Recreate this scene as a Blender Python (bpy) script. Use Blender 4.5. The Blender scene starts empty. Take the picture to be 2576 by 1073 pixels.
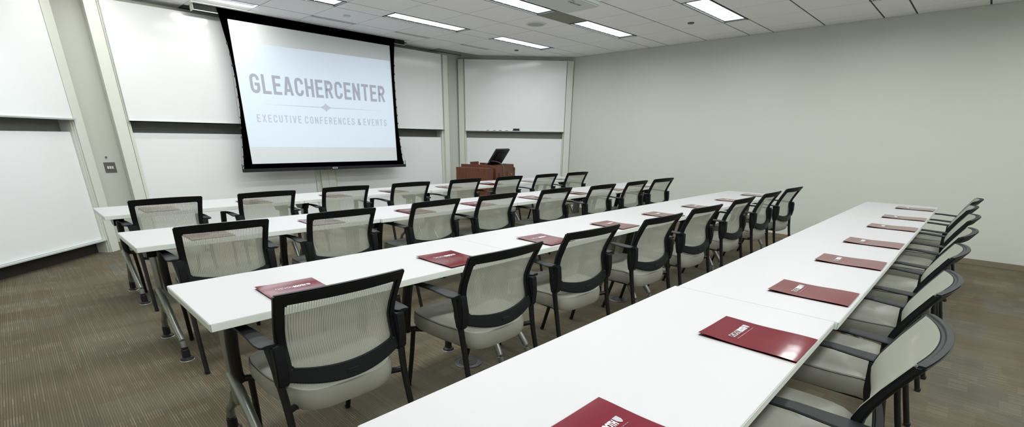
import bpy, bmesh, math, random
from mathutils import Vector, Matrix
random.seed(7)
scene = bpy.context.scene
C = scene.collection
PI = math.pi
# ------------------------------------------------------------------ camera
F, CX, CY, W, HH = 1172.2, 1282.71, 792.32, 2576, 1073
R = [[0.6974822, -0.7164652, 0.0140044], [-0.2451271, -0.2569051, -0.9348329], [0.6733730, 0.6485965, -0.3548118]]
cd = bpy.data.cameras.new('camera'); cam = bpy.data.objects.new('camera', cd); C.objects.link(cam)
cd.sensor_width = 36.0; cd.lens = F / W * 36.0
cd.shift_x = (W / 2 - CX) / W; cd.shift_y = (CY - HH / 2) / W
cd.clip_start = 0.05
cam.matrix_world = Matrix(((R[0][0], -R[1][0], -R[2][0], -5.539), (R[0][1], -R[1][1], -R[2][1], -4.3548),
                           (R[0][2], -R[1][2], -R[2][2], 1.3232), (0, 0, 0, 1)))
scene.camera = cam
# ------------------------------------------------------------------ world, exposure
wd = bpy.data.worlds.new('world'); scene.world = wd; wd.use_nodes = True
wd.node_tree.nodes['Background'].inputs[0].default_value = (0.62, 0.70, 0.72, 1)
wd.node_tree.nodes['Background'].inputs[1].default_value = 0.2
vs = scene.view_settings
vs.view_transform = 'Standard'; vs.look = 'None'; vs.gamma = 1; vs.use_curve_mapping = False
vs.exposure = 0.0
LAMP_W = 13.0        # watts of each ceiling fixture's lamp
WASH_W = 7.0        # watts of each wall washer
LAMP_COL = (0.965, 1.0, 0.99)
DIFF_E = 1.5         # glow of the fixture diffusers
FT = 0.3048; H = 2.719; XW = 2.164

# ------------------------------------------------------------------ materials
def s2l(c):
    return tuple((v / 255 / 12.92) if v / 255 <= 0.04045 else ((v / 255 + 0.055) / 1.055) ** 2.4 for v in c) + (1,)
def mat(name, rgb, rough=0.5, metal=0.0, bump=None, noise=None, emit=None, coat=0.0, spec=None, lin=False):
    m = bpy.data.materials.new(name); m.use_nodes = True
    nt = m.node_tree; b = nt.nodes['Principled BSDF']
    col = tuple(rgb) + (1,) if lin else s2l(rgb)
    b.inputs['Base Color'].default_value = col
    b.inputs['Roughness'].default_value = rough; b.inputs['Metallic'].default_value = metal
    if coat: b.inputs['Coat Weight'].default_value = coat; b.inputs['Coat Roughness'].default_value = 0.08
    if spec is not None: b.inputs['Specular IOR Level'].default_value = spec
    if emit:
        b.inputs['Emission Color'].default_value = tuple(emit[0]) + (1,); b.inputs['Emission Strength'].default_value = emit[1]
    tc = None
    if bump or noise:
        tc = nt.nodes.new('ShaderNodeTexCoord')
    if noise:      # (scale, amount)
        n = nt.nodes.new('ShaderNodeTexNoise'); n.inputs['Scale'].default_value = noise[0]; n.inputs['Detail'].default_value = 3
        nt.links.new(tc.outputs['Object'], n.inputs['Vector'])
        mx = nt.nodes.new('ShaderNodeMix'); mx.data_type = 'RGBA'
        k = noise[1]
        mx.inputs['A'].default_value = tuple(c * (1 - k) for c in col[:3]) + (1,)
        mx.inputs['B'].default_value = tuple(min(1, c * (1 + k)) for c in col[:3]) + (1,)
        nt.links.new(n.outputs['Fac'], mx.inputs['Factor']); nt.links.new(mx.outputs['Result'], b.inputs['Base Color'])
    if bump:       # (scale, strength, distance)
        n = nt.nodes.new('ShaderNodeTexNoise'); n.inputs['Scale'].default_value = bump[0]; n.inputs['Detail'].default_value = 2
        nt.links.new(tc.outputs['Object'], n.inputs['Vector'])
        bp = nt.nodes.new('ShaderNodeBump'); bp.inputs['Strength'].default_value = bump[1]; bp.inputs['Distance'].default_value = bump[2]
        nt.links.new(n.outputs['Fac'], bp.inputs['Height']); nt.links.new(bp.outputs['Normal'], b.inputs['Normal'])
    return m

M = {}
M['wall'] = mat('wall_paint', (204, 207, 198), 0.7, bump=(260, 0.15, 0.002), noise=(90, 0.02))
M['base'] = mat('baseboard_vinyl', (124, 115, 95), 0.5, noise=(20, 0.04))
M['tile'] = mat('ceiling_tile', (248, 248, 249), 0.85, bump=(420, 0.35, 0.002), noise=(300, 0.03))
M['grid_gap'] = mat('ceiling_gap', (70, 74, 74), 0.8)
M['post'] = mat('post_enamel', (214, 217, 208), 0.4, noise=(8, 0.01))
M['board'] = mat('whiteboard', (232, 234, 236), 0.14, noise=(3, 0.01))
M['boardback'] = mat('board_recess', (118, 121, 112), 0.6, noise=(12, 0.04))
M['darkbase'] = mat('dark_recess', (44, 40, 36), 0.6)
M['alu'] = mat('tray_aluminium', (205, 212, 208), 0.35, 0.3)
M['table'] = mat('table_laminate', (176, 175, 176), 0.45, noise=(40, 0.006))
M['tedge'] = mat('table_edge', (222, 226, 220), 0.45, noise=(30, 0.01))
M['silver'] = mat('silver_paint', (150, 153, 148), 0.35, 0.75, noise=(20, 0.03))
M['black'] = mat('black_plastic', (12, 14, 17), 0.55, noise=(60, 0.08), bump=(900, 0.08, 0.0005), spec=0.35)
M['blackmetal'] = mat('black_metal', (9, 9, 11), 0.38, noise=(40, 0.08))
M['rubber'] = mat('rubber', (24, 25, 30), 0.5)
M['vinyl'] = mat('seat_vinyl', (152, 151, 140), 0.42, noise=(5, 0.03), bump=(700, 0.12, 0.0006))
M['stitch'] = mat('seat_seam', (70, 69, 64), 0.6)
M['screenblack'] = mat('screen_border', (17, 18, 22), 0.8, noise=(30, 0.1))
M['case'] = mat('screen_case', (12, 12, 15), 0.8)
M['silvermark'] = mat('silver_badge', (190, 205, 225), 0.3, 0.3)
M['fabric_w'] = mat('screen_fabric', (220, 226, 228), 0.85, bump=(500, 0.1, 0.0005))
M['proj_img'] = mat('projected_light', (190, 200, 210), 0.8, emit=((0.72, 0.84, 1.0), 0.33))  # glow of picture, letters and line stands in for projector light
M['proj_txt'] = mat('projected_letters', (140, 143, 154), 0.9, emit=((0.62, 0.66, 0.78), 0.27), spec=0.1)
M['proj_thin'] = mat('projected_line', (165, 170, 182), 0.8, emit=((0.66, 0.72, 0.86), 0.26))
M['diff'] = mat('lamp_diffuser', (240, 245, 250), 0.5, emit=((0.90, 0.97, 1.0), DIFF_E))
M['washlamp'] = mat('washer_lamp', (240, 242, 240), 0.5, emit=((1.0, 0.99, 0.97), 2.2))
M['washinner'] = mat('washer_inner', (200, 196, 214), 0.4, emit=((0.8, 0.78, 0.95), 0.35))
M['lampframe'] = mat('lamp_frame', (60, 62, 62), 0.5)
M['louver'] = mat('lamp_louver', (200, 205, 208), 0.4, emit=((0.90, 0.97, 1.0), DIFF_E * 0.75))
M['white_metal'] = mat('white_metal', (216, 219, 216), 0.5)
M['slotdark'] = mat('slot_dark', (70, 70, 72), 0.6)
M['grille'] = mat('return_grille', (128, 128, 116), 0.7, noise=(60, 0.2), bump=(200, 0.3, 0.002))
M['spk'] = mat('speaker_grille', (176, 180, 168), 0.7, bump=(1200, 0.3, 0.001))
M['bronze'] = mat('bronze_cap', (96, 86, 76), 0.45, 0.3)
M['projector'] = mat('projector_shell', (196, 205, 198), 0.45, noise=(10, 0.01))
M['glass'] = mat('lens_glass', (12, 10, 22), 0.05)
M['ink'] = mat('dark_ink', (46, 52, 54), 0.6)
M['folder'] = mat('folder_card', (104, 22, 38), 0.10, noise=(6, 0.05), bump=(9, 0.12, 0.004), coat=0.35)
M['paperedge'] = mat('folder_edge', (70, 20, 34), 0.5)
M['ink_w'] = mat('white_ink', (238, 240, 240), 0.4)
M['ink_g'] = mat('grey_ink', (156, 158, 162), 0.4)
M['ink_g2'] = mat('faint_ink', (150, 104, 112), 0.4)
M['plate'] = mat('switch_plate', (104, 103, 96), 0.4, 0.4)
M['rocker'] = mat('switch_rocker', (222, 226, 220), 0.4)
M['floorbox'] = mat('floor_box_lid', (62, 65, 70), 0.35, 0.3, noise=(30, 0.1))
M['brass'] = mat('brass', (226, 190, 120), 0.25, 0.9)
M['cable'] = mat('grey_cable', (96, 92, 88), 0.5)
M['discrim'] = mat('foot_disc_rim', (200, 200, 198), 0.3, 0.4)

def wood():
    m = bpy.data.materials.new('cherry_wood'); m.use_nodes = True; nt = m.node_tree; b = nt.nodes['Principled BSDF']
    tc = nt.nodes.new('ShaderNodeTexCoord'); mp = nt.nodes.new('ShaderNodeMapping'); mp.inputs['Scale'].default_value = (30, 30, 2.2)
    n = nt.nodes.new('ShaderNodeTexNoise'); n.inputs['Scale'].default_value = 3; n.inputs['Detail'].default_value = 6; n.inputs['Distortion'].default_value = 0.6
    r = nt.nodes.new('ShaderNodeValToRGB'); r.color_ramp.elements[0].position = 0.3; r.color_ramp.elements[1].position = 0.7
    r.color_ramp.elements[0].color = s2l((66, 35, 20)); r.color_ramp.elements[1].color = s2l((112, 63, 40))
    nt.links.new(tc.outputs['Object'], mp.inputs['Vector']); nt.links.new(mp.outputs['Vector'], n.inputs['Vector'])
    nt.links.new(n.outputs['Fac'], r.inputs['Fac']); nt.links.new(r.outputs['Color'], b.inputs['Base Color']); b.inputs['Roughness'].default_value = 0.35
    return m
M['wood'] = wood()

def node(nt, t, **kw):
    n = nt.nodes.new(t)
    for k, v in kw.items():
        if k.startswith('i'): n.inputs[int(k[1:])].default_value = v
        else: setattr(n, k, v)
    return n
def mathn(nt, op, a, b=None):
    n = nt.nodes.new('ShaderNodeMath'); n.operation = op
    for i, v in enumerate((a, b)):
        if v is None: continue
        if isinstance(v, (int, float)): n.inputs[i].default_value = v
        else: nt.links.new(v, n.inputs[i])
    return n.outputs[0]

def carpet():
    m = bpy.data.materials.new('carpet_tiles'); m.use_nodes = True; nt = m.node_tree; b = nt.nodes['Principled BSDF']
    L = nt.links.new
    tc = node(nt, 'ShaderNodeTexCoord'); sp = node(nt, 'ShaderNodeSeparateXYZ'); L(tc.outputs['Object'], sp.inputs[0])
    x, y = sp.outputs[0], sp.outputs[1]
    def white(vx, vy, seed=0.0):
        cb = node(nt, 'ShaderNodeCombineXYZ'); L(vx, cb.inputs[0]); L(vy, cb.inputs[1]); cb.inputs[2].default_value = seed
        w = node(nt, 'ShaderNodeTexWhiteNoise'); w.noise_dimensions = '3D'; L(cb.outputs[0], w.inputs['Vector']); return w
    # blocks of tone, offset from tile row to tile row
    bx = mathn(nt, 'FLOOR', mathn(nt, 'DIVIDE', x, 0.46))
    colshift = white(bx, bx, 3.0).outputs['Value']
    by = mathn(nt, 'FLOOR', mathn(nt, 'ADD', mathn(nt, 'DIVIDE', y, 0.30), colshift))
    tone = white(bx, by, 1.0)
    ramp = node(nt, 'ShaderNodeValToRGB'); cr = ramp.color_ramp; cr.interpolation = 'CONSTANT'
    cols = [(0.0, (114, 106, 89)), (0.2, (112, 102, 84)), (0.38, (115, 109, 93)), (0.55, (112, 101, 83)), (0.7, (110, 107, 94)), (0.84, (109, 102, 86))]
    cr.elements[0].position = 0; cr.elements[0].color = s2l(cols[0][1]); cr.elements[1].position = cols[1][0]; cr.elements[1].color = s2l(cols[1][1])
    for p_, c_ in cols[2:]:
        e = cr.elements.new(p_); e.color = s2l(c_)
    L(tone.outputs['Value'], ramp.inputs['Fac'])
    # ribs running along y, some of them lighter over short dashes
    rx = mathn(nt, 'DIVIDE', x, 0.0105)
    ri = mathn(nt, 'FLOOR', rx); rf = mathn(nt, 'FRACT', rx)
    rib = mathn(nt, 'MULTIPLY', mathn(nt, 'PINGPONG', rf, 0.5), 2.0)
    sh = white(mathn(nt, 'FLOOR', mathn(nt, 'DIVIDE', x, 0.155)), bx, 8.0).outputs['Value']
    seg = mathn(nt, 'FLOOR', mathn(nt, 'ADD', mathn(nt, 'DIVIDE', y, 0.085), mathn(nt, 'MULTIPLY', sh, 5.0)))
    segx = mathn(nt, 'FLOOR', mathn(nt, 'DIVIDE', x, 0.155))
    segon = mathn(nt, 'GREATER_THAN', white(segx, seg, 5.0).outputs['Value'], 0.84)
    on = mathn(nt, 'MULTIPLY', mathn(nt, 'GREATER_THAN', white(ri, seg, 6.0).outputs['Value'], 0.30), segon)
    seg2 = mathn(nt, 'FLOOR', mathn(nt, 'ADD', mathn(nt, 'DIVIDE', y, 0.42), mathn(nt, 'MULTIPLY', white(ri, bx, 9.0).outputs['Value'], 1.0)))
    long_ = white(ri, seg2, 7.0).outputs['Value']
    crest = mathn(nt, 'GREATER_THAN', rib, 0.58)
    amt = mathn(nt, 'MULTIPLY', crest, mathn(nt, 'ADD', mathn(nt, 'MULTIPLY', on, 0.18), mathn(nt, 'MULTIPLY', mathn(nt, 'POWER', long_, 2.5), 0.17)))
    mx = node(nt, 'ShaderNodeMix'); mx.data_type = 'RGBA'; L(amt, mx.inputs['Factor']); L(ramp.outputs['Color'], mx.inputs['A'])
    mx.inputs['B'].default_value = s2l((192, 184, 156))
    # dark furrow between ribs and fibre speckle
    nz = node(nt, 'ShaderNodeTexNoise'); nz.inputs['Scale'].default_value = 330; nz.inputs['Detail'].default_value = 2; L(tc.outputs['Object'], nz.inputs['Vector'])
    nz2 = node(nt, 'ShaderNodeTexNoise'); nz2.inputs['Scale'].default_value = 2.2; L(tc.outputs['Object'], nz2.inputs['Vector'])
    par = mathn(nt, 'MULTIPLY', mathn(nt, 'FRACT', mathn(nt, 'MULTIPLY', ri, 0.5)), 1.0)
    wv = mathn(nt, 'MULTIPLY', mathn(nt, 'PINGPONG', mathn(nt, 'ADD', mathn(nt, 'DIVIDE', y, 0.011), par), 0.5), 2.0)
    fac = mathn(nt, 'ADD', mathn(nt, 'ADD', mathn(nt, 'MULTIPLY', rib, 0.24), mathn(nt, 'MULTIPLY', wv, 0.24)), mathn(nt, 'ADD', mathn(nt, 'MULTIPLY', nz.outputs['Fac'], 1.0), mathn(nt, 'MULTIPLY', nz2.outputs['Fac'], 0.5)))
    fac = mathn(nt, 'MULTIPLY', mathn(nt, 'SUBTRACT', fac, 0.10), 0.86)
    cb = node(nt, 'ShaderNodeCombineXYZ'); L(fac, cb.inputs[0]); L(fac, cb.inputs[1]); L(fac, cb.inputs[2])
    mul = node(nt, 'ShaderNodeMix'); mul.data_type = 'RGBA'; mul.blend_type = 'MULTIPLY'; mul.inputs['Factor'].default_value = 1.0
    L(mx.outputs['Result'], mul.inputs['A']); L(cb.outputs[0], mul.inputs['B'])
    L(mul.outputs['Result'], b.inputs['Base Color']); b.inputs['Roughness'].default_value = 0.95; b.inputs['Specular IOR Level'].default_value = 0.15
    bp = node(nt, 'ShaderNodeBump'); bp.inputs['Strength'].default_value = 0.6; bp.inputs['Distance'].default_value = 0.003
    L(mathn(nt, 'ADD', rib, nz.outputs['Fac']), bp.inputs['Height']); L(bp.outputs['Normal'], b.inputs['Normal'])
    return m
M['carpet'] = carpet()

def meshfabric():
    m = bpy.data.materials.new('chair_mesh'); m.use_nodes = True; nt = m.node_tree; b = nt.nodes['Principled BSDF']; out = nt.nodes['Material Output']
    L = nt.links.new
    uv = node(nt, 'ShaderNodeUVMap'); sp = node(nt, 'ShaderNodeSeparateXYZ'); L(uv.outputs[0], sp.inputs[0])
    r = mathn(nt, 'MULTIPLY', mathn(nt, 'PINGPONG', mathn(nt, 'FRACT', mathn(nt, 'MULTIPLY', sp.outputs[0], 54.0)), 0.5), 2.0)
    rv = mathn(nt, 'MULTIPLY', mathn(nt, 'PINGPONG', mathn(nt, 'FRACT', mathn(nt, 'MULTIPLY', sp.outputs[1], 150.0)), 0.5), 2.0)
    hole = mathn(nt, 'MULTIPLY', mathn(nt, 'SMOOTH_MIN', mathn(nt, 'MULTIPLY', r, 1.6), 1.0), 1.0)
    mr = node(nt, 'ShaderNodeMapRange'); L(r, mr.inputs['Value']); mr.inputs['From Min'].default_value = 0.3; mr.inputs['From Max'].default_value = 0.6
    mr.inputs['To Min'].default_value = 0.50; mr.inputs['To Max'].default_value = 0.86
    al = mathn(nt, 'ADD', mr.outputs[0], mathn(nt, 'MULTIPLY', mathn(nt, 'SUBTRACT', rv, 0.5), 0.12))
    b.inputs['Base Color'].default_value = s2l((180, 181, 168)); b.inputs['Roughness'].default_value = 0.8; b.inputs['Specular IOR Level'].default_value = 0.2
    tl = node(nt, 'ShaderNodeBsdfTranslucent'); tl.inputs[0].default_value = s2l((184, 184, 170))
    ms = node(nt, 'ShaderNodeMixShader'); ms.inputs[0].default_value = 0.22; L(b.outputs[0], ms.inputs[1]); L(tl.outputs[0], ms.inputs[2])
    tr = node(nt, 'ShaderNodeBsdfTransparent'); m2 = node(nt, 'ShaderNodeMixShader')
    L(al, m2.inputs[0]); L(tr.outputs[0], m2.inputs[1]); L(ms.outputs[0], m2.inputs[2]); L(m2.outputs[0], out.inputs[0])
    return m
M['mesh'] = meshfabric()

# ------------------------------------------------------------------ mesh helpers
def link(name, bm, m, parent=None, smooth=False, loc=None):
    me = bpy.data.meshes.new(name); bmesh.ops.recalc_face_normals(bm, faces=bm.faces[:]) if len(bm.faces) else None
    bm.to_mesh(me); bm.free()
    for mm in (m if isinstance(m, (list, tuple)) else [m]): me.materials.append(mm)
    if smooth:
        for p in me.polygons: p.use_smooth = True
        try: me.set_sharp_from_angle(angle=math.radians(40))
        except Exception: pass
    o = bpy.data.objects.new(name, me); C.objects.link(o)
    if parent: o.parent = parent
    if loc is not None: o.location = loc
    return o
def tag(o, label, cat, group=None):
    o['label'] = label; o['category'] = cat
    if group: o['group'] = group
    return o
def empty(name, loc, rz=0.0):
    o = bpy.data.objects.new(name, None); C.objects.link(o); o.location = loc; o.rotation_euler = (0, 0, rz); o.empty_display_size = 0.1
    return o
def struct(name, bm, m, **k):
    o = link(name, bm, m, **k); o['kind'] = 'structure'; return o
def box(bm, x0, x1, y0, y1, z0, z1, bev=0.0, mi=0, seg=2):
    r = bmesh.ops.create_cube(bm, size=1.0); vs_ = r['verts']
    for v in vs_:
        v.co = Vector((x0 + (v.co.x + .5) * (x1 - x0), y0 + (v.co.y + .5) * (y1 - y0), z0 + (v.co.z + .5) * (z1 - z0)))
    fs = set(f for v in vs_ for f in v.link_faces)
    for f in fs: f.material_index = mi
    if bev > 0:
        es = list(set(e for v in vs_ for e in v.link_edges))
        bmesh.ops.bevel(bm, geom=es, offset=bev, segments=seg, affect='EDGES', profile=0.5)
    return vs_
def B(*a, **k):
    bm = bmesh.new(); box(bm, *a, **k); return bm
def catmull(pts, n):
    P = [Vector(p) for p in pts]; P = [2 * P[0] - P[1]] + P + [2 * P[-1] - P[-2]]; out = []
    for i in range(1, len(P) - 2):
        for k in range(n):
            t = k / n
            out.append(0.5 * ((2 * P[i]) + (P[i + 1] - P[i - 1]) * t + (2 * P[i - 1] - 5 * P[i] + 4 * P[i + 1] - P[i + 2]) * t * t + (3 * P[i] - P[i - 1] - 3 * P[i + 1] + P[i + 2]) * t ** 3))
    out.append(P[-2]); return out
def tube(bm, pts, r, n=10, sub=0, flat=None, up=None, mi=0):
    """sweep; r is a number or list (per input point). flat=(a,b): elliptical section scaled along up and side"""
    if isinstance(r, (int, float)): r = [r] * len(pts)
    if sub:
        rr = []
        for i in range(len(r) - 1):
            for k in range(sub): rr.append(r[i] + (r[i + 1] - r[i]) * k / sub)
        rr.append(r[-1]); pts = catmull(pts, sub); r = rr
    P = [Vector(p) for p in pts]; rings = []
    for i, p in enumerate(P):
        d = (P[min(i + 1, len(P) - 1)] - P[max(i - 1, 0)]).normalized()
        u = Vector(up) if up else (Vector((0, 0, 1)) if abs(d.z) < 0.9 else Vector((0, 1, 0)))
        s = d.cross(u).normalized(); u = s.cross(d).normalized()
        a, b_ = flat if flat else (1, 1)
        rings.append([bm.verts.new(p + (u * math.sin(2 * PI * k / n) * a + s * math.cos(2 * PI * k / n) * b_) * r[i]) for k in range(n)])
    for i in range(len(rings) - 1):
        for k in range(n):
            f = bm.faces.new((rings[i][k], rings[i][(k + 1) % n], rings[i + 1][(k + 1) % n], rings[i + 1][k])); f.material_index = mi
    for rg in (rings[0], rings[-1]):
        f = bm.faces.new(rg); f.material_index = mi
def lathe(bm, prof, cx=0, cy=0, cz=0, n=24, mi=0):
    rings = []
    for (r, z) in prof:
        rings.append([bm.verts.new((cx + r * math.cos(2 * PI * k / n), cy + r * math.sin(2 * PI * k / n), cz + z)) for k in range(n)])
    for i in range(len(rings) - 1):
        for k in range(n):
            f = bm.faces.new((rings[i][k], rings[i][(k + 1) % n], rings[i + 1][(k + 1) % n], rings[i + 1][k])); f.material_index = mi
    for rg in (rings[0], rings[-1]):
        f = bm.faces.new(rg); f.material_index = mi
def prism(bm, pts, axis, a0, a1, mi=0):
    """extrude a 2D polygon; axis 'x': pts are (y,z); 'y': (x,z); 'z': (x,y)"""
    def mk(p, a):
        return {'x': (a, p[0], p[1]), 'y': (p[0], a, p[1]), 'z': (p[0], p[1], a)}[axis]
    A = [bm.verts.new(mk(p, a0)) for p in pts]; Bv = [bm.verts.new(mk(p, a1)) for p in pts]; n = len(pts)
    fs = [bm.faces.new(A), bm.faces.new(Bv)] + [bm.faces.new((A[i], A[(i + 1) % n], Bv[(i + 1) % n], Bv[i])) for i in range(n)]
    for f in fs: f.material_index = mi
def text_obj(name, s, size, m, parent=None, offset=0.0, spacing=1.0, sx=1.0, align='LEFT', depth=0.0008):
    cu = bpy.data.curves.new(name, 'FONT'); cu.body = s; cu.size = size; cu.offset = offset; cu.extrude = depth; cu.space_character = spacing
    cu.align_x = align; cu.resolution_u = 4
    o = bpy.data.objects.new(name, cu); C.objects.link(o)
    bpy.context.view_layer.update()
    dg = bpy.context.evaluated_depsgraph_get(); me = bpy.data.meshes.new_from_object(o.evaluated_get(dg))
    bpy.data.objects.remove(o); bpy.data.curves.remove(cu)
    me.materials.clear(); me.materials.append(m)
    for v in me.vertices: v.co.x *= sx
    o = bpy.data.objects.new(name, me); C.objects.link(o)
    if parent: o.parent = parent
    return o
def extent(me):
    xs = [v.co.x for v in me.vertices]; ys = [v.co.y for v in me.vertices]
    return min(xs), max(xs), min(ys), max(ys)
def fit(o, x0, x1, y0, y1):
    a, b_, c, d = extent(o.data)
    for v in o.data.vertices:
        v.co.x = x0 + (v.co.x - a) / (b_ - a) * (x1 - x0); v.co.y = y0 + (v.co.y - c) / (d - c) * (y1 - y0)
    return o
def dup(root, loc, rz, label, group=None):
    r = root.copy(); C.objects.link(r); r.location = loc; r.rotation_euler = (0, 0, rz); r['label'] = label
    if group: r['group'] = group
    for ch in list(root.children):
        c = ch.copy(); C.objects.link(c); c.parent = r
        for g in ch.children:
            d = g.copy(); C.objects.link(d); d.parent = c
    return r

# ------------------------------------------------------------------ room shell
XL, YB, YF = -6.75, -7.4, 3.05
SR = 3.785          # right facet: x + y = SR
SL = 7.95          # left facet: y - x = SL
struct('floor', B(XL - .1, XW + .1, YB - .1, YF + .1, -0.08, 0), M['carpet'])
struct('wall_right', B(XW, XW + .12, YB, YF + .1, 0, H + .1), M['wall'])
struct('wall_front', B(XL - .1, XW + .12, YF, YF + .12, 0, H + .1), M['wall'])
struct('wall_left', B(XL - .12, XL, YB, YF + .1, 0, H + .1), M['wall'])
struct('wall_back', B(XL - .12, XW + .12, YB - .12, YB, 0, H + .1), M['wall'])
s = math.sqrt(.5)
bm = bmesh.new(); prism(bm, [(SR - YF, YF), (XW, SR - XW), (XW + .12, SR - XW), (XW + .12, YF + .05), (SR - YF, YF + .05)], 'z', 0, H + .1)
struct('wall_front_right', bm, M['wall'])
bm = bmesh.new(); prism(bm, [(YF - SL, YF), (XL, SL + XL), (XL - .1, SL + XL), (XL - .1, YF + .05), (YF - SL, YF + .05)], 'z', 0, H + .1)
struct('wall_front_left', bm, M['wall'])
struct('baseboard_right', B(XW - .009, XW, YB, SR - XW - .05, 0, .065, bev=.002), M['base'])
struct('baseboard_left', B(XL, XL + .009, YB, SL + XL, 0, .065), M['base'])
struct('baseboard_front', B(-4.89, .66, YF - .009, YF, 0, .065), M['base'])

# ceiling: suspended tiles with reveal gaps, light fixtures sit in cells of the grid
xl = [XL + .001] + [k * 2 * FT for k in range(-10, 4)] + [XW - .001]
xl = [v for i, v in enumerate(xl) if i == 0 or v - xl[i - 1] > .02]
ul = []
for k in range(-2, 6):
    ul += [5 * k, 5 * k + 1, 5 * k + 3]
yl = sorted([-u * FT for u in ul if YB < -u * FT < YF] + [YB + .001, YF - .001])
LIGHTX = [-18, -12, -6, 0]
def is_light(xc, yc):
    u = -yc / FT; k = math.floor(u / 5)
    if not (5 * k < u < 5 * k + 1): return False
    return any(L * FT < xc < (L + 4) * FT for L in LIGHTX)
bm = bmesh.new(); grill = None
for i in range(len(xl) - 1):
    for j in range(len(yl) - 1):
        xc, yc = (xl[i] + xl[i + 1]) / 2, (yl[j] + yl[j + 1]) / 2
        if is_light(xc, yc): continue
        if -2 * FT < xc < 0 and -FT < yc < 0:
            grill = (xl[i], xl[i + 1], yl[j], yl[j + 1]); continue
        if xl[i + 1] - xl[i] < .02 or yl[j + 1] - yl[j] < .02: continue
        box(bm, xl[i] + .0048, xl[i + 1] - .0048, yl[j] + .009, yl[j + 1] - .009, H, H + .012)
box(bm, XL, XW, YB, YF, H + .06, H + .08, mi=1)
# reveal strips closing the gaps
for x in xl:
    for j in range(len(yl) - 1):
        if not is_light(x, (yl[j] + yl[j + 1]) / 2): box(bm, x - .007, x + .007, yl[j], yl[j + 1], H + .004, H + .011, mi=1)
for y in yl:
    box(bm, XL, XW, y - .012, y + .012, H + .005, H + .0115, mi=1)
struct('ceiling', bm, [M['tile'], M['grid_gap']])

# ------------------------------------------------------------------ ceiling lights
def lamp_fixture(x0, y1, label, gain=1.0):
    """4 ft x 1 ft recessed fixture; y1 is the edge nearer the screen"""
    x1 = x0 + 4 * FT; y0 = y1 - FT
    cx, cy = (x0 + x1) / 2, (y0 + y1) / 2
    t = empty('ceiling_light', (cx, cy, H)); hx, hy = 2 * FT - .006, FT / 2 - .006
    bm = bmesh.new()
    for a in ((-hx, hx, -hy, -hy + .012), (-hx, hx, hy - .012, hy), (-hx, -hx + .012, -hy + .012, hy - .012), (hx - .012, hx, -hy + .012, hy - .012)):
        box(bm, a[0], a[1], a[2], a[3], -.002, .045)
    link('frame', bm, M['lampframe'], t)
    link('diffuser', B(-hx + .012, hx - .012, -hy + .012, hy - .012, .018, .04), M['diff'], t)
    bm = bmesh.new()
    for k in range(1, 10):
        xx = -hx + 2 * hx * k / 10
        box(bm, xx - .002, xx + .002, -hy + .013, hy - .013, .013, .018)
    link('louver', bm, M['louver'], t)
    ld = bpy.data.lights.new('lamp', 'AREA'); ld.shape = 'RECTANGLE'; ld.size = 2 * hx - .04; ld.size_y = 2 * hy - .03
    ld.energy = LAMP_W * gain; ld.color = LAMP_COL; ld.spread = math.radians(172)
    lo = bpy.data.objects.new('lamp', ld); C.objects.link(lo); lo.parent = t; lo.location = (0, 0, .004)
    tag(t, label, 'ceiling light', 'recessed ceiling lights')
    return t
rown = {-5: 'row nearest the screen', 0: 'row level with the projector', 5: 'third row from the screen', 10: 'fourth row from the screen', 15: 'fifth row from the screen', 20: 'rearmost row'}
coln = ['leftmost of the', 'second from the left in the', 'third from the left in the', 'rightmost, nearest the bare wall, in the']
for u in (-5, 0, 5, 10, 15, 20):
    for i, L in enumerate(LIGHTX):
        lamp_fixture(L * FT, -u * FT, 'recessed light, ' + coln[i] + ' ' + rown[u], [1.6, 1.32, 1.1, 1.0][i])

# return grille beside the projector
g = grill
o = link('ceiling_grille', B(g[0] + .004, g[1] - .004, g[2] + .006, g[3] - .006, H + .002, H + .012), M['grille'])
tag(o, 'brownish grey return air grille in the ceiling between two lights beside the projector', 'air vent')

# linear slot diffusers along the front of the ceiling
def slot(x0, label):
    t = empty('slot_diffuser', (x0 + FT, 7 * FT + .035, H))
    hx = FT - .01
    bm = bmesh.new()
    box(bm, -hx, hx, -.03, -.006, -.006, .006, bev=.002); box(bm, -hx, hx, .022, .034, -.004, .006)
    box(bm, -hx, -hx + .012, -.03, .034, -.005, .005); box(bm, hx - .012, hx, -.03, .034, -.005, .005)
    link('frame', bm, M['white_metal'], t)
    link('slot', B(-hx + .012, hx - .012, -.006, .022, -.002, .004), M['slotdark'], t)
    tag(t, label, 'air vent', 'slot air diffusers'); return t
def washer(x0, label):
    """recessed wall washer throwing its light at the boards"""
    t = empty('wall_washer', (x0 + FT, 7 * FT + .09, H)); hx = FT - .006
    bm = bmesh.new()
    box(bm, -hx, hx, -.088, -.076, -.003, .004); box(bm, -hx, -hx + .012, -.076, .088, -.003, .004); box(bm, hx - .012, hx, -.076, .088, -.003, .004)
    link('frame', bm, M['white_metal'], t)
    link('reflector', B(-hx + .012, hx - .030, -.076, .044, -.001, .003), M['washinner'], t)
    bm = bmesh.new(); box(bm, -hx + .012, hx - .012, .044, .088, -.004, .002); box(bm, hx - .030, hx - .012, -.076, .044, -.003, .002)
    link('lamp_tube', bm, M['washlamp'], t)
    ld = bpy.data.lights.new('lamp', 'AREA'); ld.shape = 'RECTANGLE'; ld.size = 2 * hx - .05; ld.size_y = .05
    ld.energy = WASH_W; ld.color = (1.0, 0.985, 0.93)
    lo = bpy.data.objects.new('lamp', ld); C.objects.link(lo); lo.parent = t; lo.location = (0, .02, -.008); lo.rotation_euler = (math.radians(38), 0, 0)
    tag(t, label, 'ceiling light', 'wall washer lights'); return t
washer(-16 * FT, 'added unseen wall washer in the ceiling above the left switch plate strip')  # out of view, added to brighten the left boards
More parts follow.
